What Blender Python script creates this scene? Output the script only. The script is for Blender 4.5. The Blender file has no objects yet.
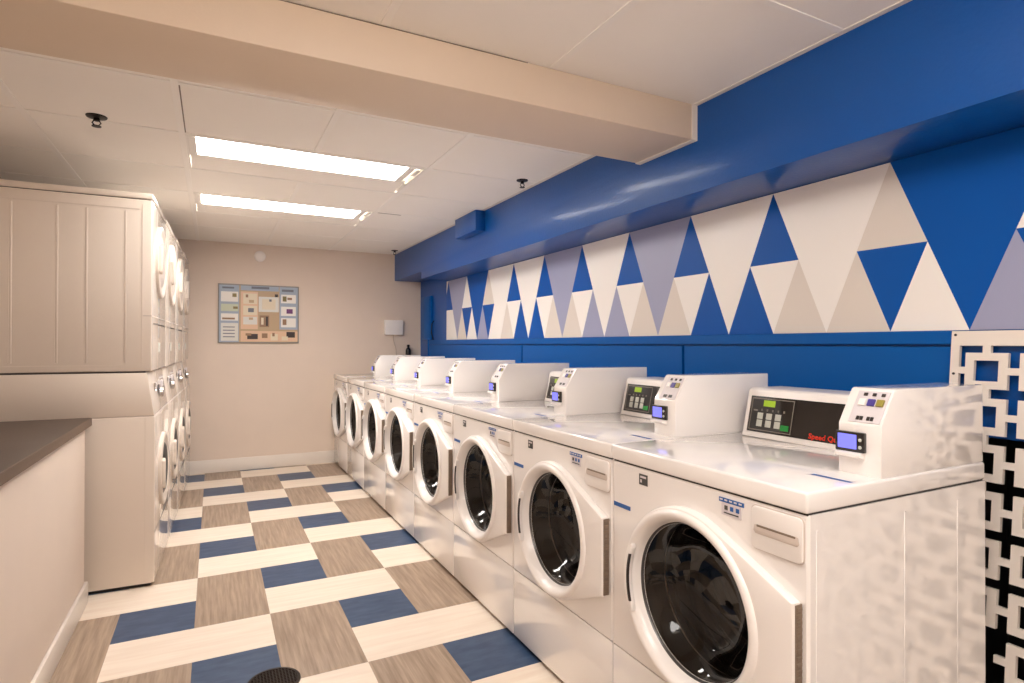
import bpy, bmesh, math, random
from mathutils import Vector, Matrix
random.seed(7)
PI = math.pi
C = bpy.context.scene.collection
SC = bpy.context.scene

# ------------------------------------------------------------------ camera
cam_d = bpy.data.cameras.new('camera')
cam = bpy.data.objects.new('camera', cam_d); C.objects.link(cam)
cam_d.sensor_fit = 'HORIZONTAL'; cam_d.sensor_width = 36.0
cam_d.lens = 581.55 / 1024 * 36.0
cam_d.clip_start = 0.02; cam_d.clip_end = 60
YAW, PITCH, ROLL = math.radians(27.16), math.radians(0.32), math.radians(0.116)
fw = Vector((math.sin(YAW)*math.cos(PITCH), math.cos(YAW)*math.cos(PITCH), math.sin(PITCH)))
rt = Vector((math.cos(YAW), -math.sin(YAW), 0)); up = rt.cross(fw)
r2 = rt*math.cos(ROLL) + up*math.sin(ROLL); u2 = -rt*math.sin(ROLL) + up*math.cos(ROLL)
mw = Matrix.Identity(4)
for i in range(3):
    mw[i][0] = r2[i]; mw[i][1] = u2[i]; mw[i][2] = -fw[i]
mw[2][3] = 1.267
cam.matrix_world = mw
SC.camera = cam

# ------------------------------------------------------------------ world + exposure
w = bpy.data.worlds.new('world'); SC.world = w; w.use_nodes = True
w.node_tree.nodes['Background'].inputs[0].default_value = (1, .93, .86, 1)
w.node_tree.nodes['Background'].inputs[1].default_value = 0.1
SC.view_settings.view_transform = 'Standard'; SC.view_settings.look = 'None'
SC.view_settings.gamma = 1.0; SC.view_settings.use_curve_mapping = False
SC.view_settings.exposure = 1.47
NEAR_POWER = 3.9          # two unseen wrap-around fixtures added near the camera to fill the foreground
LENS_POWER = 9.6          # emission of the lit fluorescent lenses
LAMP_COL = (1.0, .962, .92)

# ------------------------------------------------------------------ room measures
XF = 1.1522; Y0 = 0.8306; PIT = .70
XS, ZS, ZC, ZB = 1.8164, 1.9142, 2.2822, 2.1328
XW, ZM = 2.1235, 1.3164
YB = 6.45; YN = -1.7; XL = -1.16

# ------------------------------------------------------------------ materials
def s2l(c):
    return tuple(((v/255)/12.92 if v/255 <= .04045 else (((v/255)+.055)/1.055)**2.4) for v in c)
def mat(name, rgb, rough=.5, metal=0, spec=.5, coat=0, coat_r=.05, emis=None, estr=0, bump=0, bscale=200, var=0, vscale=6):
    m = bpy.data.materials.new(name); m.use_nodes = True
    nt = m.node_tree; b = nt.nodes['Principled BSDF']
    col = s2l(rgb)
    b.inputs['Base Color'].default_value = (*col, 1)
    b.inputs['Roughness'].default_value = rough; b.inputs['Metallic'].default_value = metal
    b.inputs['Specular IOR Level'].default_value = spec
    b.inputs['Coat Weight'].default_value = coat; b.inputs['Coat Roughness'].default_value = coat_r
    if emis:
        b.inputs['Emission Color'].default_value = (*emis, 1); b.inputs['Emission Strength'].default_value = estr
    tc = None
    if bump or var:
        tc = nt.nodes.new('ShaderNodeTexCoord')
    if var:
        n = nt.nodes.new('ShaderNodeTexNoise'); n.inputs['Scale'].default_value = vscale; n.inputs['Detail'].default_value = 5
        nt.links.new(tc.outputs['Object'], n.inputs['Vector'])
        mx = nt.nodes.new('ShaderNodeMix'); mx.data_type = 'RGBA'
        mx.inputs['A'].default_value = (*[c*(1-var) for c in col], 1); mx.inputs['B'].default_value = (*[min(1, c*(1+var)) for c in col], 1)
        nt.links.new(n.outputs['Fac'], mx.inputs['Factor']); nt.links.new(mx.outputs['Result'], b.inputs['Base Color'])
    if bump:
        n = nt.nodes.new('ShaderNodeTexNoise'); n.inputs['Scale'].default_value = bscale; n.inputs['Detail'].default_value = 3
        nt.links.new(tc.outputs['Object'], n.inputs['Vector'])
        bp = nt.nodes.new('ShaderNodeBump'); bp.inputs['Strength'].default_value = bump; bp.inputs['Distance'].default_value = .002
        nt.links.new(n.outputs['Fac'], bp.inputs['Height']); nt.links.new(bp.outputs['Normal'], b.inputs['Normal'])
    return m

M = {}
M['wall'] = mat('wall_beige_paint', (228, 210, 194), .6, bump=.15, bscale=90, var=.03)
M['ceil'] = mat('ceiling_paint', (252, 245, 236), .65, bump=.1, bscale=60, var=.03, vscale=3)
M['grid'] = mat('grid_paint', (252, 246, 238), .45)
M['beam'] = mat('beam_paint', (228, 207, 184), .5, bump=.2, bscale=120, var=.03)
M['trim'] = mat('trim_white', (236, 226, 216), .35, coat=.3)
M['blue'] = mat('blue_gloss_paint', (0, 80, 160), .40, spec=.3, coat=.32, coat_r=.16, bump=.5, bscale=70, var=.04, vscale=2)
M['blue_d'] = mat('blue_panel_paint', (0, 88, 166), .42, spec=.2, bump=.05, bscale=70)
M['m_blue'] = mat('mural_blue', (2, 84, 170), .38, spec=.2, bump=.05, bscale=80)
M['m_white'] = mat('mural_white', (248, 242, 236), .35, bump=.05, bscale=80)
M['m_cream'] = mat('mural_cream', (226, 216, 206), .35, bump=.05, bscale=80)
M['m_grey'] = mat('mural_lavender_grey', (160, 163, 192), .35, bump=.05, bscale=80)
M['black'] = mat('recess_unlit_black', (8, 8, 9), .35)
M['enamel'] = mat('white_enamel', (246, 240, 236), .14, coat=.8, coat_r=.02)
M['enamel'].node_tree.nodes['Principled BSDF'].inputs['Coat IOR'].default_value = 1.58
M['enamel2'] = mat('dryer_enamel', (232, 220, 208), .13, coat=.7, coat_r=.03)
M['dryer_side'] = mat('dryer_side_enamel', (226, 212, 198), .42)
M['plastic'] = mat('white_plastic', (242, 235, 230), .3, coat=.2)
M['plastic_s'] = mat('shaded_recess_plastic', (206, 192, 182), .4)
M['gap'] = mat('dark_gap', (26, 22, 20), .6)
M['hinge'] = mat('hinge_grey', (124, 106, 90), .5, var=.25, vscale=60)
M['screen_blk'] = mat('console_black_gloss', (22, 18, 17), .12, coat=.5)
M['key'] = mat('keypad_grey', (196, 196, 186), .4)
M['keygrn'] = mat('green_key', (30, 140, 60), .4)
M['edge'] = mat('keypad_outline', (120, 112, 104), .4)
M['led'] = mat('green_led_display', (90, 110, 10), .3, emis=(.35, .5, .02), estr=.25)
M['lcd'] = mat('blue_lcd', (70, 70, 190), .2, emis=(.2, .2, .85), estr=.45)
M['red'] = mat('red_print', (225, 50, 22), .4)
M['sblue'] = mat('sticker_blue', (38, 92, 160), .5)
M['sgrey'] = mat('sticker_grey', (70, 68, 66), .5)
M['slight'] = mat('sticker_pale', (214, 206, 208), .5)
M['chrome'] = mat('chrome', (200, 195, 190), .15, metal=1)
M['steel'] = mat('drum_steel', (52, 42, 36), .22, metal=.35)
M['rim'] = mat('dark_rim', (92, 88, 86), .3, metal=.6)
M['gasket'] = mat('rubber_gasket', (40, 38, 38), .45)
M['counter'] = mat('dark_laminate', (70, 55, 46), .45, var=.12, vscale=30)
M['wood_edge'] = mat('laminate_edge', (98, 76, 60), .4)
M['drain'] = mat('drain_bronze', (48, 38, 32), .35, metal=.8)
M['fixture'] = mat('fixture_white', (244, 238, 230), .4)
M['sprk'] = mat('sprinkler_dark', (40, 30, 26), .35, metal=.6)
M['bottle'] = mat('black_bottle', (18, 14, 13), .25)
M['cable'] = mat('pale_cable', (196, 176, 160), .5)
M['lens'] = mat('lit_lens', (255, 250, 245), .5, emis=LAMP_COL, estr=LENS_POWER)
M['lens_near'] = mat('fill_wrap_lens', (255, 250, 245), .5, emis=LAMP_COL, estr=NEAR_POWER)
M['slot'] = mat('slot_dark', (52, 44, 42), .4)
M['brass'] = mat('olive_button', (150, 138, 60), .4)
M['purple'] = mat('coin_purple', (72, 60, 140), .4)

def glass_mat():
    m = bpy.data.materials.new('smoked_door_glass'); m.use_nodes = True; nt = m.node_tree
    nt.nodes.clear(); o = nt.nodes.new('ShaderNodeOutputMaterial'); t = nt.nodes.new('ShaderNodeBsdfTransparent')
    t.inputs[0].default_value = (.34, .27, .22, 1)
    g = nt.nodes.new('ShaderNodeBsdfGlossy'); g.inputs['Roughness'].default_value = .03; g.inputs[0].default_value = (.95, .95, .95, 1)
    f = nt.nodes.new('ShaderNodeFresnel'); f.inputs[0].default_value = 1.5
    mx = nt.nodes.new('ShaderNodeMixShader')
    nt.links.new(f.outputs[0], mx.inputs[0]); nt.links.new(t.outputs[0], mx.inputs[1]); nt.links.new(g.outputs[0], mx.inputs[2])
    nt.links.new(mx.outputs[0], o.inputs[0]); return m
M['glass'] = glass_mat()

def floor_mat():
    m = bpy.data.materials.new('vinyl_pinwheel_floor'); m.use_nodes = True; nt = m.node_tree; L = nt.links
    b = nt.nodes['Principled BSDF']
    tc = nt.nodes.new('ShaderNodeTexCoord'); sp = nt.nodes.new('ShaderNodeSeparateXYZ'); L.new(tc.outputs['Object'], sp.inputs[0])
    def math_(op, a, b_=None):
        n = nt.nodes.new('ShaderNodeMath'); n.operation = op
        for i, v in enumerate((a, b_)):
            if v is None: continue
            if isinstance(v, (int, float)): n.inputs[i].default_value = v
            else: L.new(v, n.inputs[i])
        return n.outputs[0]
    W = .3128
    gx = math_('DIVIDE', math_('SUBTRACT', sp.outputs[0], -.384), W)
    gy = math_('DIVIDE', math_('SUBTRACT', sp.outputs[1], 2.958), W)
    cx = math_('FLOOR', gx); cy = math_('FLOOR', gy)
    k = math_('FLOORED_MODULO' if False else 'MODULO', math_('ADD', math_('ADD', cx, math_('MULTIPLY', cy, 3)), 500.25), 5)
    k = math_('FLOOR', k)
    def eq(v): return math_('COMPARE', k, v) if False else cmp_(v)
    def cmp_(v):
        n = nt.nodes.new('ShaderNodeMath'); n.operation = 'COMPARE'; L.new(k, n.inputs[0]); n.inputs[1].default_value = v; n.inputs[2].default_value = .4
        return n.outputs[0]
    blue = cmp_(0); cream = math_('ADD', cmp_(2), cmp_(3))
    # wood streaks along y
    def fl5(a): return math_('FLOOR', math_('DIVIDE', a, 5.0))
    wid = math_('ADD', math_('MULTIPLY', cx, 3.7), math_('MULTIPLY', fl5(math_('ADD', math_('ADD', cy, math_('MULTIPLY', cx, 2)), -1.75)), 5.3))
    cid = math_('ADD', math_('MULTIPLY', cy, 3.7), math_('MULTIPLY', fl5(math_('ADD', math_('ADD', cx, math_('MULTIPLY', cy, 3)), -1.75)), 5.3))
    def tex(sx, sy, scale, off=None, detail=6, rough=.6):
        mp = nt.nodes.new('ShaderNodeCombineXYZ')
        L.new(math_('MULTIPLY', sp.outputs[0], sx), mp.inputs[0]); L.new(math_('MULTIPLY', sp.outputs[1], sy), mp.inputs[1])
        if off is not None: L.new(off, mp.inputs[2])
        n = nt.nodes.new('ShaderNodeTexNoise'); n.inputs['Scale'].default_value = scale; n.inputs['Detail'].default_value = detail; n.inputs['Roughness'].default_value = rough
        L.new(mp.outputs[0], n.inputs['Vector']); return n.outputs['Fac']
    def ramp(fac, c0, c1, p0=.3, p1=.7):
        r = nt.nodes.new('ShaderNodeValToRGB'); r.color_ramp.elements[0].position = p0; r.color_ramp.elements[1].position = p1
        r.color_ramp.elements[0].color = (*s2l(c0), 1); r.color_ramp.elements[1].color = (*s2l(c1), 1)
        L.new(fac, r.inputs[0]); return r.outputs[0]
    wood = ramp(tex(30, 1.6, 2.2, wid), (140, 120, 102), (182, 160, 140))
    crm = ramp(tex(2.0, 22, 1.6, cid), (232, 214, 196), (242, 229, 213))
    blu = ramp(tex(5, 16, 2.0, cid), (44, 66, 98), (68, 88, 116))
    def mix(f, a, b_):
        n = nt.nodes.new('ShaderNodeMix'); n.data_type = 'RGBA'; L.new(f, n.inputs['Factor']); L.new(a, n.inputs['A'])
        if isinstance(b_, tuple): n.inputs['B'].default_value = (*b_, 1)
        else: L.new(b_, n.inputs['B'])
        return n.outputs['Result']
    col = mix(cream, wood, crm); col = mix(blue, col, blu)
    L.new(col, b.inputs['Base Color'])
    b.inputs['Roughness'].default_value = .38; b.inputs['Specular IOR Level'].default_value = .4
    return m
M['floor'] = floor_mat()

# ------------------------------------------------------------------ mesh helpers
def newbm(): return bmesh.new()
def box(bm, x0, x1, y0, y1, z0, z1, bev=0, seg=2, mi=0):
    t = bmesh.new(); bmesh.ops.create_cube(t, size=1)
    for v in t.verts:
        v.co = Vector(((x0+x1)/2 + v.co.x*(x1-x0), (y0+y1)/2 + v.co.y*(y1-y0), (z0+z1)/2 + v.co.z*(z1-z0)))
    if bev: bmesh.ops.bevel(t, geom=t.edges[:], offset=bev, segments=seg, affect='EDGES', profile=.5)
    merge(bm, t, mi)
def merge(bm, t, mi=None):
    vm = {v: bm.verts.new(v.co) for v in t.verts}
    for f in t.faces:
        try:
            g = bm.faces.new([vm[v] for v in f.verts]); g.material_index = f.material_index if mi is None else mi
        except ValueError: pass
    t.free()
def prism(bm, pts, axis, a, b, bev=0, mi=0, seg=2):
    """extrude a 2D polygon along an axis: axis 0 -> pts (y,z), 1 -> (x,z), 2 -> (x,y)"""
    t = bmesh.new()
    def P(p, h): return {0: (h, p[0], p[1]), 1: (p[0], h, p[1]), 2: (p[0], p[1], h)}[axis]
    A = [t.verts.new(P(p, a)) for p in pts]; B = [t.verts.new(P(p, b)) for p in pts]
    t.faces.new(A); t.faces.new(B[::-1])
    for i in range(len(pts)):
        j = (i+1) % len(pts); t.faces.new((A[i], B[i], B[j], A[j]))
    bmesh.ops.recalc_face_normals(t, faces=t.faces[:])
    if bev: bmesh.ops.bevel(t, geom=t.edges[:], offset=bev, segments=seg, affect='EDGES', profile=.5)
    merge(bm, t, mi)
def cyl(bm, c, r, h, axis=2, n=24, r2=None, mi=0):
    """cylinder / cone frustum centred at base c going +axis by h"""
    r2 = r if r2 is None else r2
    def P(a, rr, t):
        u, v = rr*math.cos(a), rr*math.sin(a)
        o = {0: (t, u, v), 1: (u, t, v), 2: (u, v, t)}[axis]
        return bm.verts.new((c[0]+o[0], c[1]+o[1], c[2]+o[2]))
    A = [P(2*PI*i/n, r, 0) for i in range(n)]; B = [P(2*PI*i/n, r2, h) for i in range(n)]
    fs = [bm.faces.new(A), bm.faces.new(B[::-1])]
    for i in range(n): fs.append(bm.faces.new((A[i], B[i], B[(i+1) % n], A[(i+1) % n])))
    for f in fs: f.material_index = mi
    bmesh.ops.recalc_face_normals(bm, faces=fs)
def loops(bm, ls, close_last=False, close_first=False, mi=0):
    """bridge successive closed loops of coordinates"""
    V = [[bm.verts.new(p) for p in l] for l in ls]; fs = []
    for a, b in zip(V, V[1:]):
        n = len(a)
        for i in range(n):
            j = (i+1) % n; fs.append(bm.faces.new((a[i], a[j], b[j], b[i])))
    if close_last: fs.append(bm.faces.new(V[-1]))
    if close_first: fs.append(bm.faces.new(V[0][::-1]))
    for f in fs: f.material_index = mi
    return fs
def lathe(bm, c, prof, axis=0, n=40, mi=0, close=True):
    """prof: list of (r, t) about the axis"""
    ls = []
    for r, t in prof:
        l = []
        for i in range(n):
            a = 2*PI*i/n; u, v = r*math.cos(a), r*math.sin(a)
            o = {0: (t, u, v), 1: (u, t, v), 2: (u, v, t)}[axis]
            l.append((c[0]+o[0], c[1]+o[1], c[2]+o[2]))
        ls.append(l)
    loops(bm, ls, close_last=close, mi=mi)
def tube(bm, pts, r, n=10):
    ls = []
    for i, p in enumerate(pts):
        p = Vector(p); d = (Vector(pts[min(i+1, len(pts)-1)]) - Vector(pts[max(i-1, 0)])).normalized()
        a = d.cross(Vector((0.31, .2, .93))).normalized(); b = d.cross(a)
        ls.append([tuple(p + a*r*math.cos(2*PI*k/n) + b*r*math.sin(2*PI*k/n)) for k in range(n)])
    loops(bm, ls, True, True)
def obj(name, bm, mats, parent=None, smooth=True, ang=32, recalc=True, label=None):
    if recalc: bmesh.ops.recalc_face_normals(bm, faces=bm.faces[:])
    me = bpy.data.meshes.new(name); bm.to_mesh(me); bm.free()
    for m in (mats if isinstance(mats, (list, tuple)) else [mats]): me.materials.append(M[m] if isinstance(m, str) else m)
    if smooth:
        for p in me.polygons: p.use_smooth = True
        me.set_sharp_from_angle(angle=math.radians(ang))
    o = bpy.data.objects.new(name, me); C.objects.link(o)
    if parent: o.parent = parent
    if label: o['label'] = label
    return o
def thing(name, label, cat, loc=(0, 0, 0), rotz=0, group=None):
    o = bpy.data.objects.new(name, None); C.objects.link(o); o.empty_display_size = .1
    o.location = loc; o.rotation_euler = (0, 0, rotz); o['label'] = label; o['category'] = cat
    if group: o['group'] = group
    return o
def tag(o, label, cat, group=None):
    o['label'] = label; o['category'] = cat
    if group: o['group'] = group
    return o
def struct(name, bm, m, smooth=False, **k):
    o = obj(name, bm, m, smooth=smooth, **k); o['kind'] = 'structure'; return o
def copy_tree(o, parent=None):
    c = o.copy(); C.objects.link(c); c.parent = parent
    for ch in [x for x in SRC[o.name]]: copy_tree(ch, c)
    return c
SRC = {}
def index_children():
    SRC.clear()
    for o in bpy.data.objects: SRC[o.name] = []
    for o in list(bpy.data.objects):
        if o.parent: SRC[o.parent.name].append(o)
def text_bm(bm, body, size, to3d, depth=.0006, bold=0.0, mi=0):
    cu = bpy.data.curves.new('t', 'FONT'); cu.body = body; cu.size = size; cu.extrude = depth; cu.offset = bold; cu.resolution_u = 2
    o = bpy.data.objects.new('t', cu); C.objects.link(o)
    me = o.to_mesh(); vs = [bm.verts.new(to3d(v.co)) for v in me.vertices]
    for p in me.polygons:
        try: f = bm.faces.new([vs[i] for i in p.vertices]); f.material_index = mi
        except ValueError: pass
    o.to_mesh_clear(); bpy.data.objects.remove(o); bpy.data.curves.remove(cu)

# ================================================================== THE SETTING
bm = newbm(); box(bm, XL-.1, XW+.6, YN-.1, YB+.1, -.1, 0); struct('floor', bm, 'floor')
bm = newbm(); box(bm, XL-.1, 2.03, YB, YB+.1, 0, ZC+.02); struct('wall_back', bm, 'wall')
# beige strip behind the blue corner and the blue return
bm = newbm(); box(bm, 2.03, XW+.1, YB, YB+.1, 0, ZC+.02); struct('wall_back_return', bm, 'wall')
bm = newbm(); box(bm, XL-.1, XL, YN-.1, YB+.1, 0, ZC+.02); struct('wall_left', bm, 'wall')
bm = newbm(); box(bm, XL-.1, XW+.6, YN-.1, YN, 0, ZC+.02); struct('wall_front', bm, 'wall')
# blue right wall; beside the lattice its lower part opens into a recess, coloured black for its unlit dark
bm = newbm()
box(bm, XW, XW+.1, .995, YB+.1, 0, ZC+.02)
box(bm, XW, XW+.1, YN-.1, .995, .985, ZC+.02)
struct('wall_right', bm, 'blue')
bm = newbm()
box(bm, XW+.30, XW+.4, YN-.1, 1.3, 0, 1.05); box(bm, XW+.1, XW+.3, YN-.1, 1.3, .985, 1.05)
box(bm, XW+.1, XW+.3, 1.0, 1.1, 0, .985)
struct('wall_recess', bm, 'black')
# soffit
bm = newbm()
prism(bm, [(YN, ZS), (5.50, ZS), (5.50, 1.985), (YB, 1.985), (YB, ZC), (YN, ZC)], 0, XS, XW, .004)
struct('soffit', bm, 'blue', smooth=True)
bm = newbm(); box(bm, XS-.076, XS+.01, 3.995, 4.41, 2.125, ZC-.004, .003)
tag(obj('soffit_junction_box', bm, 'blue'), 'blue painted square box fixed high on the front of the blue soffit', 'junction box')
# beam across the ceiling
bm = newbm(); box(bm, XL, XS-.001, 1.829, 2.192, ZB, ZC, .004, 2); struct('beam', bm, 'beam', smooth=True)
bm = newbm(); box(bm, 1.786, XS-.0005, 1.829-.004, 2.192+.004, ZB-.003, ZC, .001, 1); struct('trim_1', bm, 'trim')

# ceiling with openings for the fixtures
FIX = [(-.13, 1.09, 3.215, 3.825), (-.13, 1.09, 4.44, 5.05), (-.13, 1.09, .05, .66), (-.13, 1.09, -1.25, -.64)]
xs = [XL-.1, -.13, 1.09, XW+.1]; ys = sorted([YN-.1, YB+.1] + [f[2] for f in FIX] + [f[3] for f in FIX])
bm = newbm()
for i in range(3):
    for j in range(len(ys)-1):
        mx, my = (xs[i]+xs[i+1])/2, (ys[j]+ys[j+1])/2
        if any(f[0] < mx < f[1] and f[2] < my < f[3] for f in FIX): continue
        box(bm, xs[i], xs[i+1], ys[j], ys[j+1], ZC, ZC+.02)
struct('ceiling', bm, 'ceil')
# ceiling grid bars
bm = newbm()
def bar_y(x, a, b, w=.028): box(bm, x-w/2, x+w/2, a, b, ZC-.0035, ZC+.001, .001, 1)
def bar_x(y, a, b, w=.022): box(bm, a, b, y-w/2, y+w/2, ZC-.003, ZC+.001, .001, 1)
for x in (-.745, -.141, 1.101): bar_y(x, 2.20, YB)
bar_y(-.141, YN, 1.82); bar_y(1.101, YN, 1.82); bar_y(.478, .67, 1.82); bar_y(-.745, YN, 1.82)
bar_y(.478, 2.2, 3.2); bar_y(.478, 3.84, 4.43); bar_y(.478, 5.06, YB)
for y in (2.60, 3.203, 3.837, 4.428, 5.062, 5.66): bar_x(y, XL, 1.795)
for y in (1.18, .04, .67, -.63, -1.26): bar_x(y, XL, 1.795)
struct('ceiling_grid', bm, 'grid')
bm = newbm(); box(bm, XS-.022, XS-.0005, YN, 1.824, ZC-.004, ZC+.001); box(bm, XS-.022, XS-.0005, 2.197, YB, ZC-.004, ZC+.001)
struct('trim_2', bm, 'trim')
# dark slits where tiles sag a little
bm = newbm(); box(bm, -.128, -.122, 2.62, 3.19, ZC-.001, ZC+.001); box(bm, 1.12, 1.30, 4.441, 4.449, ZC-.004, ZC+.0005); box(bm, 0.05, 1.0, 1.8285, 1.829, ZC-.004, ZC-.001)
struct('trim_3', bm, 'hinge')
# baseboard
bm = newbm(); box(bm, XL, XF+.01, YB-.014, YB, 0, .128, .004, 2); struct('baseboard_back', bm, 'trim', smooth=True)

# ================================================================== MURAL on the blue wall
P_ = .4815; A0 = 1.213; ZMID = (ZM+ZS)/2
bm = newbm(); MUR = ['m_blue', 'm_white', 'm_cream', 'm_grey']; MI = dict(b=0, w=1, c=2, g=3)
def clip(poly, lo, hi):
    for side in (0, 1):
        out = []
        for i, p in enumerate(poly):
            q = poly[(i+1) % len(poly)]
            ins = (lambda t: t[0] >= lo-1e-9) if side == 0 else (lambda t: t[0] <= hi+1e-9)
            lim = lo if side == 0 else hi
            if ins(p): out.append(p)
            if ins(p) != ins(q):
                s = (lim-p[0])/(q[0]-p[0]); out.append((lim, p[1]+s*(q[1]-p[1])))
        poly = out
        if not poly: return []
    return poly
def patch(poly, c):
    poly = clip(poly, -1.55, 5.60)
    if len(poly) < 3: return
    prism(bm, poly, 0, XW-.004, XW-.0003, mi=MI[c])
comp = {-5: 'bwcb', -4: 'bwgc', -3: 'cbgw', -2: 'bwcb', -1: 'wbgc', 0: 'cbcw', 1: 'bwbc', 2: 'bwcb', 3: 'bwgc', 4: 'bwcg', 5: 'bwbc', 6: 'bwcb', 7: 'cbgw', 8: 'wbcw', 9: 'bwww'}
inv_ = {-5: 'w', -4: 'g', -3: 'b', -2: 'w', -1: 'b', 0: 'w', 1: 'w', 2: 'g', 3: 'w', 4: 'g', 5: 'w', 6: 'w', 7: 'b', 8: 'g', 9: 'w'}
h = P_/2; ZT = ZS-.002; ZL = ZM
for k, cs in comp.items():
    a = A0 + k*P_
    patch([(a, ZT), (a-h/2, ZMID), (a+h/2, ZMID)], cs[0])
    patch([(a-h/2, ZMID), (a+h/2, ZMID), (a, ZL)], cs[1])
    patch([(a+h/2, ZMID), (a+h, ZL), (a, ZL)], cs[2])
    patch([(a-h/2, ZMID), (a, ZL), (a-h, ZL)], cs[3])
    patch([(a, ZT), (a+P_, ZT), (a+h, ZL)], inv_[k])
tag(obj('triangle_mural', bm, MUR, smooth=False), 'long painted mural of white, grey and blue triangles on the right wall', 'mural')

# blue ledge rail and access panels below the mural
bm = newbm(); box(bm, XW-.022, XW, 1.014, 6.1, 1.271, ZM-.001, .002, 1); struct('trim_4', bm, 'blue_d')
bm = newbm()
for a, b in ((1.014, 2.205), (2.222, 3.925), (3.940, 6.1)):
    box(bm, XW-.020, XW, a, b, .72, 1.263, .002, 1)
struct('trim_5', bm, 'blue_d')
# painted service box and conduit in the blue corner
t = thing('service_box', 'blue painted service box on the blue wall in the far corner', 'electrical box', (XW-.001, 6.14, 1.40))
bm = newbm(); box(bm, -.028, 0, -.11, .20, -.08, .40, .005, 2); obj('housing', bm, 'blue_d', t)
bm = newbm(); box(bm, -.033, -.0285, -.095, .185, -.065, .385, .002, 2); obj('cover', bm, 'blue_d', t)
bm = newbm(); tube(bm, [(-.016, -.02, -.08), (-.016, -.02, -.15), (-.016, -.02, -.45)], .011); obj('conduit', bm, 'blue_d', t)
bm = newbm(); tube(bm, [(-.03, -.23, .10), (-.055, -.24, .07), (-.062, -.24, -.02), (-.035, -.22, -.10)], .007)
bmesh.ops.translate(bm, verts=bm.verts[:], vec=(XW-.0, 6.14, 1.42))
tag(obj('loose_cable', bm, 'gap'), 'short black cable loop hanging in the far blue corner below the soffit', 'cable')

# ================================================================== LATTICE screen
TL = .138; XLt = XW-.0235
bm = newbm()
YR = 1.012; ZTOP = 1.313; RO = .055; RI = .0315; LW = .0105
ncol, nrow = 18, 9
def slab(y0, y1, z0, z1): box(bm, XLt, XLt+.014, y0, y1, z0, z1)
slab(-1.55, YR, ZTOP-.046, ZTOP); slab(YR-.024, YR, .40, ZTOP-.046)
cy0 = .9155; cz0 = 1.190
for c in range(ncol):
    for r in range(nrow):
        yc = cy0 - c*TL; zc = cz0 - r*TL
        if yc-RO < -1.55: continue
        if c == 0 and r >= 6: continue
        slab(yc-RO, yc+RO, zc+RI, zc+RO); slab(yc-RO, yc+RO, zc-RO, zc-RI)
        slab(yc-RO, yc-RI, zc-RI, zc+RI); slab(yc+RI, yc+RO, zc-RI, zc+RI)
        # link up / side
        slab(yc-LW, yc+LW, zc+RO, (zc+TL-RO) if r else ZTOP-.046)
        if c or r < 6: slab(yc+RO, (yc+TL-RO) if c else YR-.024, zc-LW, zc+LW)
        if r == nrow-1: slab(yc-LW, yc+LW, 0, zc-RO)
L_ = thing('lattice_screen', 'white openwork screen of linked squares on the wall beside the nearest washer', 'lattice screen', (XLt, 0, ZTOP))
L_.rotation_euler = (0, math.radians(6.0), 0)      # it leans, its foot kicked out from the wall
o = obj('lattice', bm, 'trim', L_, smooth=False); o.location = (-XLt, 0, -ZTOP)
for i, (y, z) in enumerate(((YR-.011, ZTOP-.012), (YR-.011, ZTOP-.135))):
    bm = newbm(); lathe(bm, (0, y, z-ZTOP), [(.004, 0), (.004, -.0015), (.002, -.0025)], 0, 12)
    obj('screw', bm, 'slot', L_)

# ================================================================== WASHERS
HW = .3488                      # half width of a washer
DEP = .739                      # depth of the cabinet
DC, DZ = 0.0, .576              # door centre (local y, z)
def outline(inset=0.0, n=96):
    R = .250-inset; hy = -.333+inset; hz = .128-inset*.6
    pts = [(R*math.cos(2*PI*i/360), R*math.sin(2*PI*i/360)) for i in range(360)] + [(hy, hz), (hy, -hz)]
    pts = sorted(set(pts))
    def half(ps):
        h_ = []
        for p in ps:
            while len(h_) > 1 and (h_[-1][0]-h_[-2][0])*(p[1]-h_[-2][1])-(h_[-1][1]-h_[-2][1])*(p[0]-h_[-2][0]) <= 0: h_.pop()
            h_.append(p)
        return h_[:-1]
    hull = half(pts) + half(pts[::-1])
    angs = [2*PI*i/n for i in range(n)]
    ca = math.atan2(.128, -.333) % (2*PI)
    for c_ in (ca, 2*PI-ca):
        j = min(range(n), key=lambda q: abs(angs[q]-c_)); angs[j] = c_
    out = []
    for a in angs:
        dx, dy = math.cos(a), math.sin(a); best = 0
        for i in range(len(hull)):
            x1, y1 = hull[i]; x2, y2 = hull[(i+1) % len(hull)]
            ex, ey = x2-x1, y2-y1; den = dx*ey-dy*ex
            if abs(den) < 1e-12: continue
            t_ = (x1*ey-y1*ex)/den; s = (x1*dy-y1*dx)/den
            if t_ > 0 and -1e-6 <= s <= 1+1e-6: best = max(best, t_)
        out.append((best*dx, best*dy))
    return out, angs
OUT0, ANG = outline(0); OUT1, _ = outline(.004); OUT2, _ = outline(.010)
def circ(r, x, z=None): return [(x, r*math.cos(a), DZ+r*math.sin(a)) for a in ANG]

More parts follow.
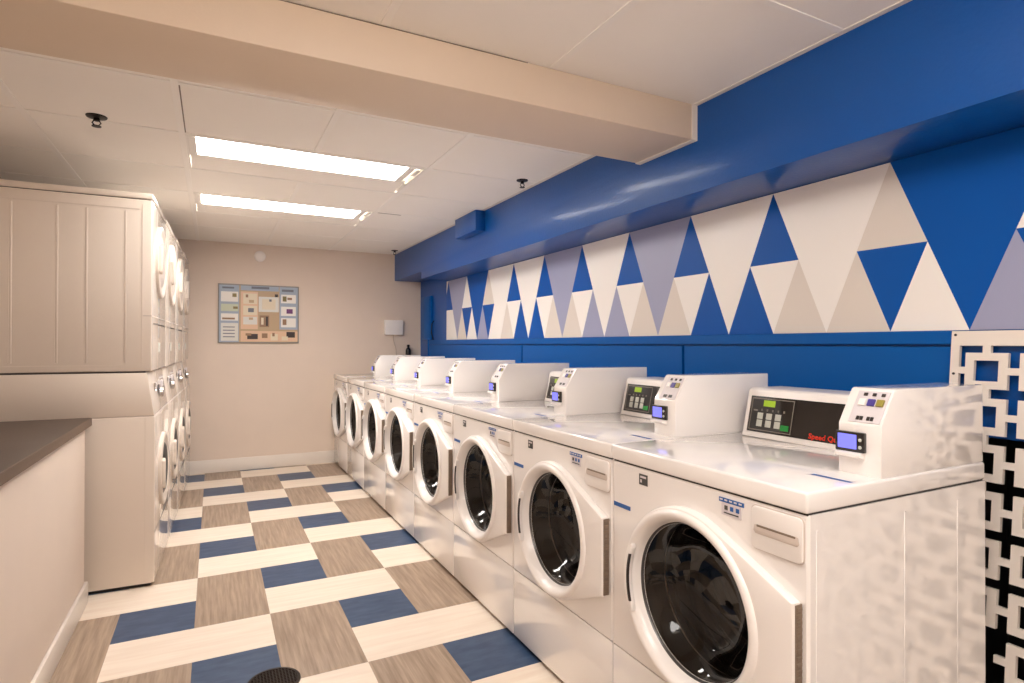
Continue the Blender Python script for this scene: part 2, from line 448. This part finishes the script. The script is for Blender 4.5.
def rrect(y0, y1, z0, z1, r, n=5):
    out = []
    for cy_, cz_, a0_ in ((y1-r, z1-r, 0), (y0+r, z1-r, PI/2), (y0+r, z0+r, PI), (y1-r, z0+r, 1.5*PI)):
        for i in range(n+1):
            a = a0_+PI/2*i/n; out.append((cy_+r*math.cos(a), cz_+r*math.sin(a)))
    return out
def make_washer():
    t = thing('front_load_washer', '', 'washing machine', (XF, Y0+PIT/2, 0), 0, 'front-loading washers in the row along the blue wall')
    # cabinet with a round opening
    bm = newbm()
    zb, zt = .022, .8955
    def sq(x, ins=0):
        l = []
        for a in ANG:
            dx, dz = math.cos(a), math.sin(a)
            ty = (HW-ins)/abs(dx) if abs(dx) > 1e-9 else 1e9
            tz = ((zt-ins-DZ) if dz > 0 else (DZ-.3085))/abs(dz) if abs(dz) > 1e-9 else 1e9
            k = min(ty, tz); l.append((x, k*dx, DZ+k*dz))
        return l
    # snap four corners
    def snap(l, ins=0):
        for cy_, cz_ in ((HW-ins, zt-ins), (-HW+ins, zt-ins), (HW-ins, .3085), (-HW+ins, .3085)):
            j = min(range(len(l)), key=lambda q: (l[q][1]-cy_)**2+(l[q][2]-cz_)**2); l[j] = (l[0][0], cy_, cz_)
        return l
    loops(bm, [snap(sq(.006)), snap(sq(0, .006), .006), circ(.222, 0), circ(.215, .012), circ(.212, .10)])
    box(bm, .006, DEP, -HW, -HW+.004, zb, zt); box(bm, .006, DEP, HW-.004, HW, zb, zt)
    box(bm, DEP-.004, DEP, -HW+.004, HW-.004, zb, zt); box(bm, .01, DEP-.004, -HW+.004, HW-.004, zb, zb+.004)
    # pressed ribs on the side sheets
    for s in (-1, 1):
        for x_ in (.028, .36, .60):
            box(bm, x_-.004, x_+.004, s*HW-.0012, s*HW+.0006, .06, .86, .001, 1)
    obj('cabinet', bm, 'enamel', t, ang=40)
    bm = newbm(); box(bm, .001, .02, -HW+.001, HW-.001, .022, .3035, .003, 2); obj('kick_panel', bm, 'enamel', t)
    bm = newbm(); box(bm, .012, .02, -HW+.003, HW-.003, .30, .312); obj('panel_seam', bm, 'gap', t)
    bm = newbm(); box(bm, .035, DEP-.03, -HW+.02, HW-.02, 0, .026); obj('base', bm, 'gap', t)  # plinth added in a dark colour for the shadow gap at the floor
    # lid
    bm = newbm(); box(bm, -.006, DEP, -.3497, .3497, .899, .947, .007, 3); obj('top_lid', bm, 'enamel', t)
    bm = newbm(); box(bm, .004, DEP-.004, -HW+.004, HW-.004, .893, .9005); obj('lid_seam', bm, 'gap', t)
    # drum
    bm = newbm()
    prof = [(.213, .012), (.208, .03), (.207, .09), (.235, .10)]
    lathe(bm, (0, 0, DZ), prof, 0, 48, close=False); obj('door_gasket', bm, 'gasket', t, ang=60)
    bm = newbm(); prof = [(.19, .095)]
    x_ = .10; prof = [(.208, .10), (.235, .105)]
    for i in range(7):
        xx = .12+i*.05; prof += [(.235, xx), (.229, xx+.012), (.229, xx+.02), (.235, xx+.032)]
    prof += [(.20, .48), (.12, .47), (.11, .46), (.05, .455), (.02, .44)]
    lathe(bm, (0, 0, DZ), prof, 0, 48)
    for k in range(3):
        a = 2*PI*k/3+.5
        tb = newbm(); box(tb, .12, .45, -.022, .022, .175, .232, .012, 2)
        bmesh.ops.rotate(tb, verts=tb.verts[:], cent=(0, 0, 0), matrix=Matrix.Rotation(a, 3, 'X')); bmesh.ops.translate(tb, verts=tb.verts[:], vec=(0, 0, DZ)); merge(bm, tb, 0)
    obj('drum', bm, 'steel', t, ang=40)
    # door
    d = newbm()
    def ol(o_, x): return [(x, p[0], DZ+p[1]) for p in o_]
    loops(d, [ol(OUT1, -.0005), ol(OUT0, -.006), ol(OUT0, -.022), ol(OUT1, -.0275), ol(OUT2, -.0295), circ(.243, -.031), circ(.241, -.036), circ(.237, -.040), circ(.230, -.0415), circ(.223, -.039), circ(.214, -.030), circ(.207, -.012), circ(.204, .002), circ(.200, .006)])
    dr = obj('door', d, 'plastic', t, ang=35)
    bm = newbm(); lathe(bm, (0, 0, DZ), [(.2055, -.003), (.2035, -.0035), (.2010, .001), (.2005, .010)], 0, 64, close=False); obj('door_trim_ring', bm, 'rim', dr, ang=60)
    bm = newbm(); lathe(bm, (0, 0, DZ), [(.2015, .005), (.194, .011), (.184, .022), (.170, .042), (.152, .068), (.13, .088), (.09, .103), (.04, .109), (.008, .110)], 0, 64)
    bm.normal_update()
    for f in bm.faces:
        if f.normal.x > 0: f.normal_flip()
    obj('door_glass', bm, 'glass', dr, ang=80, recalc=False)
    # handle: a curved grip on the far side of the ring with a dark slot
    bm = newbm()
    hp = []
    for i in range(13):
        z_ = -.100+.2*i/12; yy = math.sqrt(.224**2-z_**2)
        hp.append((yy, z_))
    prism(bm, [(p[0]+.008 - (.008 if i in (0, 12) else 0), DZ+p[1]) for i, p in enumerate(hp)] + [(p[0]-.014 + (.006 if i in (0, 12) else 0), DZ+p[1]) for i, p in list(enumerate(hp))[::-1]], 0, -.049, -.030, .004, seg=2)
    obj('door_handle', bm, 'plastic', dr)
    bm = newbm()
    prism(bm, [(math.sqrt(.224**2-z_**2)-.008, DZ+z_) for z_ in [(-.07+.14*i/8) for i in range(9)]] + [(math.sqrt(.224**2-z_**2)-.0145, DZ+z_) for z_ in [(.07-.14*i/8) for i in range(9)]], 0, -.0500, -.044)
    obj('handle_slot', bm, 'slot', dr)
    bm = newbm(); box(bm, -.023, -.001, -.3345, -.329, DZ-.124, DZ+.124, .001, 1)
    for i in range(16): box(bm, -.021, -.003, -.3365, -.334, DZ-.118+i*.0152, DZ-.118+i*.0152+.009, .001, 1)
    obj('hinge', bm, 'hinge', dr)
    # detergent drawer
    bm = newbm(); prism(bm, rrect(-.338, -.202, .785, .886, .012), 0, -.006, .004, .002)
    w_ = obj('detergent_drawer', bm, 'plastic', t)
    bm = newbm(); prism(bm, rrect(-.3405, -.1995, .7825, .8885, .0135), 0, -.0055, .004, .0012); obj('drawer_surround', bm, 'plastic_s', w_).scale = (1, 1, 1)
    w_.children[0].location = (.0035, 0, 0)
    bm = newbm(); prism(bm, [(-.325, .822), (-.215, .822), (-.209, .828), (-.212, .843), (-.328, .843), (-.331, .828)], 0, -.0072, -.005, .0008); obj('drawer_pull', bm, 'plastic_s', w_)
    bm = newbm(); box(bm, -.0078, -.006, -.322, -.218, .838, .8435, .001, 1); obj('pull_shade', bm, 'hinge', w_)  # brown strip standing for the shade at the top of the pull pocket
    # stickers
    bm = newbm()
    box(bm, -.0012, .001, .178, .216, .845, .8775, mi=0); box(bm, -.0016, -.0008, .184, .210, .866, .872, mi=1); box(bm, -.0016, -.0008, .203, .210, .852, .861, mi=1)
    obj('badge', bm, ['sgrey', 'slight'], t, smooth=False, label='small dark square badge')
    bm = newbm(); box(bm, -.0012, .001, .258, .340, .752, .765)
    obj('side_sticker', bm, 'sblue', t, smooth=False, label='thin blue strip sticker')
    bm = newbm()
    box(bm, -.0014, .001, -.176, -.098, .870, .881, mi=0); box(bm, -.001, .001, -.168, -.106, .838, .870, mi=1)
    for i in range(3): box(bm, -.0018, -.001, -.116-.018*i-.010, -.116-.018*i, .852, .863, mi=2 if i == 0 else 0)
    box(bm, -.0016, -.001, -.160, -.114, .843, .846, mi=2)
    for i in range(5): box(bm, -.002, -.001, -.170+.015*i, -.161+.015*i, .874, .878, mi=1)
    obj('instruction_sticker', bm, ['sblue', 'slight', 'sgrey'], t, smooth=False, label='blue and white instruction sticker')
    bm = newbm(); box(bm, .165, .178, -.335, -.235, .9465, .9478); box(bm, .155, .186, -.340, -.230, .9464, .9474, mi=1)
    obj('lid_sticker', bm, ['sblue', 'slight'], t, smooth=False, label='blue strip sticker on the lid')
    # control console
    cn = newbm()
    x0c, x1c = 1.683-XF, 1.890-XF
    prism(cn, [(x0c, .9465), (x0c+.006, .957), (x0c+.040, 1.108), (x0c+.052, 1.115), (x1c, 1.115), (x1c, .9465)], 1, -.236, .300, .004)
    cons = obj('control_console', cn, 'plastic', t)
    def face(y, s, out=0.0):           # point on the sloped face: s 0..1 up
        x_ = x0c+.006+.034*s; z_ = .957+.151*s
        nx, nz = -.9756, .2197
        return (x_+nx*out, y, z_+nz*out)
    def fbox(b_, ya, yb, sa, sb, o0, o1, mi=0):
        vs = [b_.verts.new(face(y, s, o)) for o in (o0, o1) for (y, s) in ((ya, sa), (yb, sa), (yb, sb), (ya, sb))]
        fs = [(0, 1, 2, 3), (7, 6, 5, 4), (0, 4, 5, 1), (1, 5, 6, 2), (2, 6, 7, 3), (3, 7, 4, 0)]
        for f in fs: b_.faces.new([vs[i] for i in f]).material_index = mi
    yo = Y0+PIT/2
    bm = newbm(); fbox(bm, -.236, 1.466-yo-.004, .05, .86, -.002, .0015); pnl = obj('display_panel', bm, 'screen_blk', cons, smooth=False)
    bm = newbm(); kl, kr = 1.455-yo, 1.287-yo
    for a, b, c, d_ in ((kr, kl, .09, .11), (kr, kl, .80, .82), (kr, kr+.003, .11, .80), (kl-.003, kl, .11, .80)): fbox(bm, a, b, c, d_, .001, .0024)
    obj('keypad_outline', bm, 'edge', pnl, smooth=False)
    for c_ in range(3):
        ya = kl-.030-c_*.036
        bm = newbm()
        fbox(bm, ya-.022, ya, .18, .33, .001, .003); fbox(bm, ya-.022, ya, .35, .49, .001, .003)
        obj('cycle_buttons', bm, 'key', pnl, smooth=False)
    bm = newbm(); fbox(bm, kr+.010, kr+.040, .15, .27, .001, .0035); obj('start_button', bm, 'keygrn', pnl, smooth=False)
    bm = newbm(); fbox(bm, kl-.095, kl-.048, .64, .78, .001, .002)
    obj('led_display', bm, 'led', pnl, smooth=False)
    bm = newbm()
    for i in range(5): fbox(bm, kl-.048-i*.022, kl-.042-i*.022, .53, .58, .001, .002)
    fbox(bm, kl-.028, kl-.010, .52, .56, .001, .002)
    obj('indicator_marks', bm, 'edge', pnl, smooth=False)
    bm = newbm()
    text_bm(bm, 'Speed Queen', .024, lambda v: face(1.222-yo-v.x, .085+v.y/.1548, .0018+v.z*.3), bold=.0006)
    obj('red_lettering', bm, 'red', pnl, smooth=False)
    # coin box
    a0, a1 = .836-yo, .944-yo
    bm = newbm()
    prism(bm, [(1.424-XF, .9465), (1.424-XF, 1.071), (1.478-XF, 1.156), (1.486-XF, 1.1595), (1.892-XF, 1.1595), (1.892-XF, .9465)], 1, a0, a1, .003)
    cb = obj('coin_box', bm, 'enamel', t)
    def sl(y, s, out):
        x_ = 1.424-XF+.054*s; z_ = 1.071+.085*s
        return (x_-.844*out, y, z_+.536*out)
    def sbox(b_, ya, yb, sa, sb, o0, o1, mi=0):
        vs = [b_.verts.new(sl(y, s, o)) for o in (o0, o1) for (y, s) in ((ya, sa), (yb, sa), (yb, sb), (ya, sb))]
        for f in [(0, 1, 2, 3), (7, 6, 5, 4), (0, 4, 5, 1), (1, 5, 6, 2), (2, 6, 7, 3), (3, 7, 4, 0)]: b_.faces.new([vs[i] for i in f]).material_index = mi
    bm = newbm(); sbox(bm, a0+.006, a0+.084, .06, .94, -.001, .002); plate = obj('coin_plate', bm, 'slight', cb, smooth=False)
    for q, (ya, col) in enumerate(((a0+.056, 'plastic'), (a0+.034, 'purple'), (a0+.012, 'brass'))):
        bm = newbm(); sbox(bm, ya, ya+.017, .52, .70, .001, .006); obj('coin_slot', bm, col, plate, smooth=False)
        bm = newbm(); sbox(bm, ya+.003, ya+.012, .80, .88, .001, .004); obj('coin_screw', bm, 'slot', plate, smooth=False)
    for ya in (a0+.050, a0+.024):
        bm = newbm(); sbox(bm, ya, ya+.007, .12, .22, .001, .004); sbox(bm, ya+.009, ya+.016, .12, .22, .001, .004); obj('coin_return', bm, 'slot', plate, smooth=False)
    # card reader below
    bm = newbm(); box(bm, 1.4125-XF, 1.426-XF, a0+.036, a1+.002, 1.002, 1.052, .003, 2); rd = obj('card_reader', bm, 'screen_blk', cb)
    bm = newbm(); box(bm, 1.4112-XF, 1.415-XF, a0+.054, a1-.006, 1.010, 1.046, .0008, 1); obj('lcd_screen', bm, 'lcd', rd)
    for z_ in (1.016, 1.034):
        bm = newbm(); lathe(bm, (1.4125-XF, a0+.045, z_), [(.0042, .0), (.0042, -.0015), (.003, -.002)], 0, 12); obj('reader_button', bm, 'key', rd)
    bm = newbm(); prism(bm, [(1.402-XF, .992), (1.402-XF, 1.001), (1.426-XF, 1.004), (1.426-XF, .984)], 1, a0+.040, a1-.004, .0015); obj('card_slot', bm, 'plastic', rd)
    return t

W_LAB = ['white front-loading washer at the near end, its side panel facing the camera beside the lattice',
         'white front-loading washer directly behind the nearest one, second from the lattice screen',
         'third white front-loading washer counted from the lattice screen',
         'fourth white front-loading washer counted from the lattice screen',
         'fifth white front-loading washer counted from the lattice screen',
         'third white front-loading washer counted from the beige back wall',
         'white front-loading washer second from the beige back wall',
         'white front-loading washer at the far end of the row, touching the beige back wall']
washer = make_washer(); index_children()
for i in range(8):
    o = washer if i == 0 else copy_tree(washer)
    o.location = (XF, Y0+PIT/2+i*PIT, 0); o['label'] = W_LAB[i]

# ================================================================== STACKED DRYERS
def make_dryer():
    t = thing('stacked_dryer', '', 'stacked dryer', (0, 0, 0), 0, 'stacked white machines along the left wall')
    hw = .341; D = .76
    # front plane x=0, body towards -x
    bm = newbm(); box(bm, -D, 0, -hw, hw, .018, .889, .006, 3)
    for x_ in (-.045,): box(bm, x_-.0015, x_+.0015, -hw-.0010, -hw+.001, .03, .885)
    obj('lower_cabinet', bm, 'enamel2', t)
    bm = newbm(); box(bm, -D+.03, -.02, -hw+.02, hw-.02, 0, .02); obj('base', bm, 'gap', t)
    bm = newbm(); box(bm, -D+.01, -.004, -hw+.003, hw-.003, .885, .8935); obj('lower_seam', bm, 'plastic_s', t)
    bm = newbm(); prism(bm, [(-D, .892), (-.004, .892), (-.037, 1.117), (-D, 1.117)], 1, -hw, hw, .005); cs = obj('control_section', bm, 'enamel2', t)
    bm = newbm(); box(bm, -D+.02, -.045, -hw+.004, hw-.004, 1.115, 1.1265); obj('middle_seam', bm, 'slot', t)
    bm = newbm(); box(bm, -D, -.018, -hw, hw, 1.125, 2.020, .006, 3)
    # stamped side panel ribs
    for x_ in (-.135, -.30, -.42, -.60):
        box(bm, x_-.006, x_+.006, -hw-.0013, -hw+.001, 1.17, 1.955, .002, 2)
    box(bm, -.0635, -.0605, -hw-.0012, -hw+.001, 1.13, 1.995)
    box(bm, -D+.02, -.075, -hw-.0012, -hw+.001, 1.155, 1.159); box(bm, -D+.02, -.075, -hw-.0012, -hw+.001, 1.966, 1.970)
    obj('upper_cabinet', bm, 'enamel2', t)
    bm = newbm(); box(bm, -.0575, -.0165, -hw-.001, hw+.001, 1.412, 1.417); obj('front_panel_seam', bm, 'plastic_s', t)
    bm = newbm(); box(bm, -D-.004, -.014, -hw-.003, hw+.003, 2.023, 2.055, .007, 3); obj('top_cap', bm, 'enamel2', t)
    bm = newbm(); box(bm, -D+.01, -.022, -hw+.004, hw-.004, 2.017, 2.026); obj('top_seam', bm, 'slot', t)
    def door(nm, xo, zc, ro):
        b_ = newbm(); lathe(b_, (xo, 0, zc), [(ro, -.001), (ro, .014), (ro-.006, .018), (ro-.022, .019), (ro-.034, .014), (ro-.045, .010), (ro-.07, .009)], 0, 48)
        d = obj(nm, b_, 'dryer_side', t)
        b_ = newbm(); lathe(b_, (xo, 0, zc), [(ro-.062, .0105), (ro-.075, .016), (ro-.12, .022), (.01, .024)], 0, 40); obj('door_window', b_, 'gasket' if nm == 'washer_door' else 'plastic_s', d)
        b_ = newbm(); prism(b_, [(-ro+.012, zc-.07), (-ro+.034, zc-.085), (-ro+.044, zc-.06), (-ro+.044, zc+.06), (-ro+.034, zc+.085), (-ro+.012, zc+.07)], 0, xo+.010, xo+.034, .005); obj('door_handle', b_, 'dryer_side', d)
        return d
    door('washer_door', 0, .555, .205); door('dryer_door', -.018, 1.735, .205)
    # control panel knob and buttons on the tilted section
    def tilt(z): return -.004-.033*(z-.892)/.225
    kn = newbm(); zc = .99
    lathe(kn, (tilt(zc)-.002, 0, zc), [(.038, 0), (.038, .006), (.030, .010), (.027, .026), (.022, .030), (.004, .031)], 0, 28); obj('timer_knob', kn, 'chrome', cs)
    b_ = newbm(); lathe(b_, (tilt(zc)-.003, 0, zc), [(.046, 0), (.046, .0055), (.040, .006)], 0, 28); obj('knob_dial', b_, 'slot', cs)
    for y_ in (-.16, -.11, .12, .18):
        b_ = newbm(); box(b_, tilt(1.03)-.003, tilt(1.03)+.008, y_-.016, y_+.016, 1.01, 1.052, .003, 1); obj('push_button', b_, 'chrome' if y_ < -.15 else 'slight', cs)
    b_ = newbm(); box(b_, -.0195, -.0165, -.26, .26, 1.372, 1.380, .001, 1); obj('vent_slot', b_, 'slot', t)
    b_ = newbm(); box(b_, -.019, -.0155, -.05, .03, 1.22, 1.275, .001, 1); obj('rating_plate', b_, 'key', t)
    b_ = newbm(); box(b_, -.001, .0015, -hw+.004, hw-.004, .282, .285); obj('toe_seam', b_, 'slot', t)
    return t
D_LAB = ['white stacked dryer nearest the camera, its broad side panel rising behind the dark counter',
         'white stacked dryer second from the counter, only its front showing',
         'white stacked dryer third from the counter',
         'white stacked dryer farthest from the counter, closest to the beige back wall']
th = math.atan(.0274)
dry = make_dryer(); index_children()
for o in list(dry.children):      # side sheets are satin, fronts are gloss
    if o.name.split('.')[0] in ('upper_cabinet', 'lower_cabinet', 'control_section', 'top_cap'):
        o.data.materials.append(M['dryer_side'])
        for p in o.data.polygons:
            if abs(p.normal.y) > .7: p.material_index = 1
for i in range(4):
    o = dry if i == 0 else copy_tree(dry)
    d_ = .341 + i*.686
    # local +y direction runs along the row
    bx, by = -.271, 3.57
    o.location = (bx + math.sin(th)*d_, by + math.cos(th)*d_, 0); o.rotation_euler = (0, 0, -th); o['label'] = D_LAB[i]

# ================================================================== COUNTER on a half wall
bm = newbm(); box(bm, -.66, -.556, .4, 3.475, 0, .862, .003, 2); struct('wall_half', bm, 'wall', smooth=True)
bm = newbm(); box(bm, -.556, -.541, .4, 3.487, 0, .105, .004, 2); box(bm, -.60, -.541, 3.475, 3.489, 0, .105, .004, 2); struct('baseboard_half', bm, 'trim', smooth=True)
t = thing('countertop', 'dark brown laminate countertop on the low beige wall at left', 'countertop', (-.85, 2, .862))
bm = newbm(); box(bm, -1.155+.85, -.538+.85, .4-2, 3.512-2, .0, .040, .003, 2); obj('slab', bm, 'counter', t)
bm = newbm(); box(bm, -.540+.85, -.5345+.85, .4-2, 3.5135-2, .001, .0385, .001, 1); obj('edge_band', bm, 'wood_edge', t)

# ================================================================== LIGHT FIXTURES
LL = ['recessed ceiling light with a bright lens, the nearer of two, just past the beam', 'recessed ceiling light with a bright lens, the farther of two, toward the back wall',
      'added unseen fill light with a deep lens over the near end of the room', 'added unseen fill light with a deep lens behind the camera by the front wall']
for i, (x0, x1, y0, y1) in enumerate(FIX):
    t = thing('ceiling_light', LL[i], 'ceiling light', ((x0+x1)/2, (y0+y1)/2, ZC), 0, 'fluorescent ceiling lights')
    hx, hy = (x1-x0)/2, (y1-y0)/2; zt = .055
    bm = newbm()   # housing
    box(bm, -hx, -hx+.012, -hy, hy, -.003, zt); box(bm, hx-.012, hx, -hy, hy, -.003, zt)
    box(bm, -hx, hx, -hy, -hy+.012, -.003, zt); box(bm, -hx, hx, hy-.012, hy, -.003, zt); box(bm, -hx, hx, -hy, hy, zt, zt+.01)
    obj('housing', bm, 'fixture', t, smooth=False)
    bm = newbm(); prism(bm, [(-hy+.312, -.0012), (hy-.016, -.0012), (hy-.016, .006), (-hy+.312, .006)], 0, -hx+.016, hx-.03); obj('reflector', bm, 'ceil', t, smooth=False)
    bm = newbm()
    prism(bm, [(-hy+.02, .012), (-hy+.04, -.002), (-hy+.28, -.002), (-hy+.31, .012), (-hy+.305, .05), (-hy+.025, .05)], 0, -hx+.05, hx-.10, .003)
    if i > 1:      # added near fixtures: lens hung deep below the ceiling to light it
        bm.free(); bm = newbm()
        prism(bm, [(-hy+.05, .0), (-hy+.06, -.11), (-hy+.10, -.125), (hy-.10, -.125), (hy-.06, -.11), (hy-.05, .0)], 0, -hx+.05, hx-.10, .004)
    obj('lens', bm, 'lens' if i < 2 else 'lens_near', t)
    for sx in (-1, 1):
        bm = newbm()
        xa, xb = ((-hx+.012, -hx+.049) if sx < 0 else (hx-.099, hx-.055))
        box(bm, xa, xb, -hy+.02, -hy+.335, -.003, .04, .002, 1); obj('lamp_holder', bm, 'fixture', t)
    bm = newbm(); box(bm, hx-.045, hx-.02, -hy+.05, -hy+.16, -.006, .003, .002, 1); obj('end_clip', bm, 'fixture', t)
    bm = newbm(); box(bm, hx-.035, hx-.015, -hy+.36, -hy+.52, -.006, .003, .002, 1); obj('end_clip', bm, 'fixture', t)

# ================================================================== SPRINKLERS, DETECTOR, POSTER, BOX, BOTTLE, DRAIN
def sprinkler(x, y, label, s=1):
    t = thing('sprinkler', label, 'sprinkler', (x, y, ZC), 0, 'dark fire sprinklers in the ceiling')
    bm = newbm(); lathe(bm, (0, 0, 0), [(.036*s, .0), (.034*s, -.005), (.016*s, -.009)], 2, 24); obj('escutcheon', bm, 'sprk', t)
    bm = newbm(); lathe(bm, (0, 0, 0), [(.011*s, -.004), (.011*s, -.02), (.007*s, -.022)], 2, 14)
    for s_ in (-1, 1): tube(bm, [(s_*.008*s, 0, -.018), (s_*.014*s, 0, -.03), (s_*.004*s, 0, -.044)], .0028*s, 8)
    obj('frame', bm, 'sprk', t)
    bm = newbm(); lathe(bm, (0, 0, 0), [(.016*s, -.043), (.016*s, -.046), (.002, -.047)], 2, 16); obj('deflector', bm, 'sprk', t)
sprinkler(-.469, 3.150, 'dark sprinkler head in the ceiling left of the lights', 1.15)
sprinkler(1.690, 3.160, 'dark sprinkler head in the ceiling near the blue soffit, past the beam')
sprinkler(1.735, 6.16, 'tiny dark sprinkler head in the ceiling at the far corner by the soffit')

t = thing('smoke_detector', 'round white smoke detector high on the beige back wall above the poster', 'smoke detector', (.416, YB, 2.163))
bm = newbm(); lathe(bm, (0, 0, 0), [(.055, 0), (.055, -.012), (.048, -.022)], 1, 32); obj('mounting_base', bm, 'plastic', t)
bm = newbm(); lathe(bm, (0, 0, 0), [(.046, -.020), (.044, -.034), (.030, -.042), (.003, -.044)], 1, 32); obj('cover', bm, 'plastic', t)

# poster: thin board with printed boxes
PW, PH = .756, .592; px0, pz0 = .036, 1.277
t = thing('instruction_poster', 'framed laundry instruction poster with small pictures on the beige back wall', 'poster', (px0+PW/2, YB, pz0))
pm = {}
def pmat(n, rgb):
    if n not in pm: pm[n] = mat('poster_'+n, rgb, .4)
    return pm[n]
cols = dict(blue=(160, 172, 188), pale=(222, 218, 210), cream=(226, 212, 186), peach=(224, 188, 156), tan=(188, 160, 126), brown=(150, 116, 88), dark=(54, 38, 34), olive=(128, 112, 60), purple=(110, 50, 110), grn=(200, 204, 178), frame=(140, 134, 128), ink=(110, 112, 124), white=(238, 232, 224))
names = list(cols); plist = [pmat(n, cols[n]) for n in names]
bm = newbm(); box(bm, -PW/2, PW/2, -.016, 0, 0, PH, .002, 1); brd = obj('board', bm, plist[names.index('frame')], t)
bm = newbm()
def R_(u0, u1, v0, v1, c, lay=1):      # u right, v down, 0..1
    box(bm, -PW/2+u0*PW, -PW/2+u1*PW, -.0165-.0006*lay, -.0158, PH*(1-v1), PH*(1-v0), mi=names.index(c))
R_(.015, .985, .02, .98, 'tan'); R_(.015, .25, .02, .98, 'blue', 2); R_(.75, .985, .02, .76, 'blue', 2); R_(.27, .74, .02, .10, 'blue', 2); R_(.40, .62, .03, .07, 'ink', 3)
for a, b, c in ((.13, .30, 'white'), (.34, .46, 'grn'), (.50, .62, 'white'), (.66, .96, 'pale')): R_(.035, .24, a, b, c, 3)
R_(.17, .22, .16, .22, 'olive', 4); R_(.05, .20, .57, .60, 'brown', 4); R_(.18, .235, .38, .42, 'olive', 4); R_(.05, .19, .05, .08, 'ink', 3)
for k in range(4): R_(.06, .20, .72+.055*k, .735+.055*k, 'ink', 4)
R_(.27, .48, .12, .76, 'peach', 2); R_(.30, .47, .15, .33, 'cream', 3); R_(.30, .47, .36, .52, 'cream', 3); R_(.30, .47, .55, .68, 'pale', 3)
R_(.33, .36, .17, .22, 'brown', 4); R_(.37, .43, .26, .31, 'tan', 4); R_(.36, .43, .40, .47, 'ink', 4); R_(.37, .42, .56, .60, 'tan', 4)
R_(.49, .74, .20, .46, 'pale', 3); R_(.53, .70, .24, .42, 'cream', 4); R_(.69, .73, .15, .20, 'dark', 4); R_(.62, .65, .24, .28, 'ink', 5)
R_(.50, .62, .52, .72, 'brown', 3); R_(.52, .55, .56, .68, 'cream', 4); R_(.58, .605, .54, .70, 'dark', 4); R_(.64, .73, .50, .74, 'tan', 4)
for a, b in ((.15, .30), (.36, .52), (.56, .72)): R_(.77, .96, a, b, 'white', 3)
R_(.79, .84, .18, .27, 'olive', 4); R_(.85, .91, .20, .24, 'brown', 4); R_(.84, .92, .40, .48, 'purple', 4); R_(.79, .84, .58, .68, 'brown', 4); R_(.78, .93, .06, .10, 'ink', 3)
R_(.27, .985, .79, .97, 'peach', 2); R_(.35, .48, .84, .93, 'dark', 3); R_(.33, .40, .83, .87, 'brown', 4); R_(.53, .60, .83, .91, 'brown', 3); R_(.64, .73, .84, .95, 'cream', 3); R_(.66, .69, .82, .88, 'brown', 4); R_(.84, .95, .80, .90, 'dark', 3); R_(.78, .86, .88, .95, 'cream', 4)
obj('print', bm, plist, t, smooth=False)

t = thing('wall_box', 'small white box on the beige back wall above the far washers', 'wall box', (1.80, YB, 1.375))
bm = newbm(); box(bm, -.105, .105, -.055, 0, 0, .165, .008, 2); obj('housing', bm, 'plastic', t)
bm = newbm(); tube(bm, [(.0, -.012, .004), (.002, -.012, -.06), (.03, -.014, -.15), (.04, -.018, -.28)], .004); obj('cable', bm, 'cable', t)

t = thing('small_bottle', 'small black bottle standing on the farthest washer against the back wall', 'bottle', (1.955, 6.375, 1.1155))
bm = newbm(); lathe(bm, (0, 0, 0), [(.027, 0), (.030, .005), (.030, .085), (.024, .105), (.013, .115), (.013, .125)], 2, 24); obj('body', bm, 'bottle', t)
bm = newbm(); lathe(bm, (0, 0, 0), [(.015, .122), (.016, .148), (.004, .151)], 2, 20); obj('cap', bm, 'bottle', t)

t = thing('floor_drain', 'round bronze floor drain grate at the bottom edge of the tiled floor', 'floor drain', (.207, 2.355, 0))
bm = newbm(); lathe(bm, (0, 0, 0), [(.095, 0), (.094, .004), (.084, .005), (.083, .002)], 2, 48); obj('rim', bm, 'drain', t)
bm = newbm()
for i in range(-7, 8):
    y_ = i*.0112; hx = math.sqrt(max(0, .083**2-y_**2))
    if hx > .01:
        box(bm, -hx, hx, y_-.0022, y_+.0022, .002, .0055); box(bm, y_-.0016, y_+.0016, -hx, hx, .002, .005)
obj('grate', bm, 'drain', t, smooth=False)
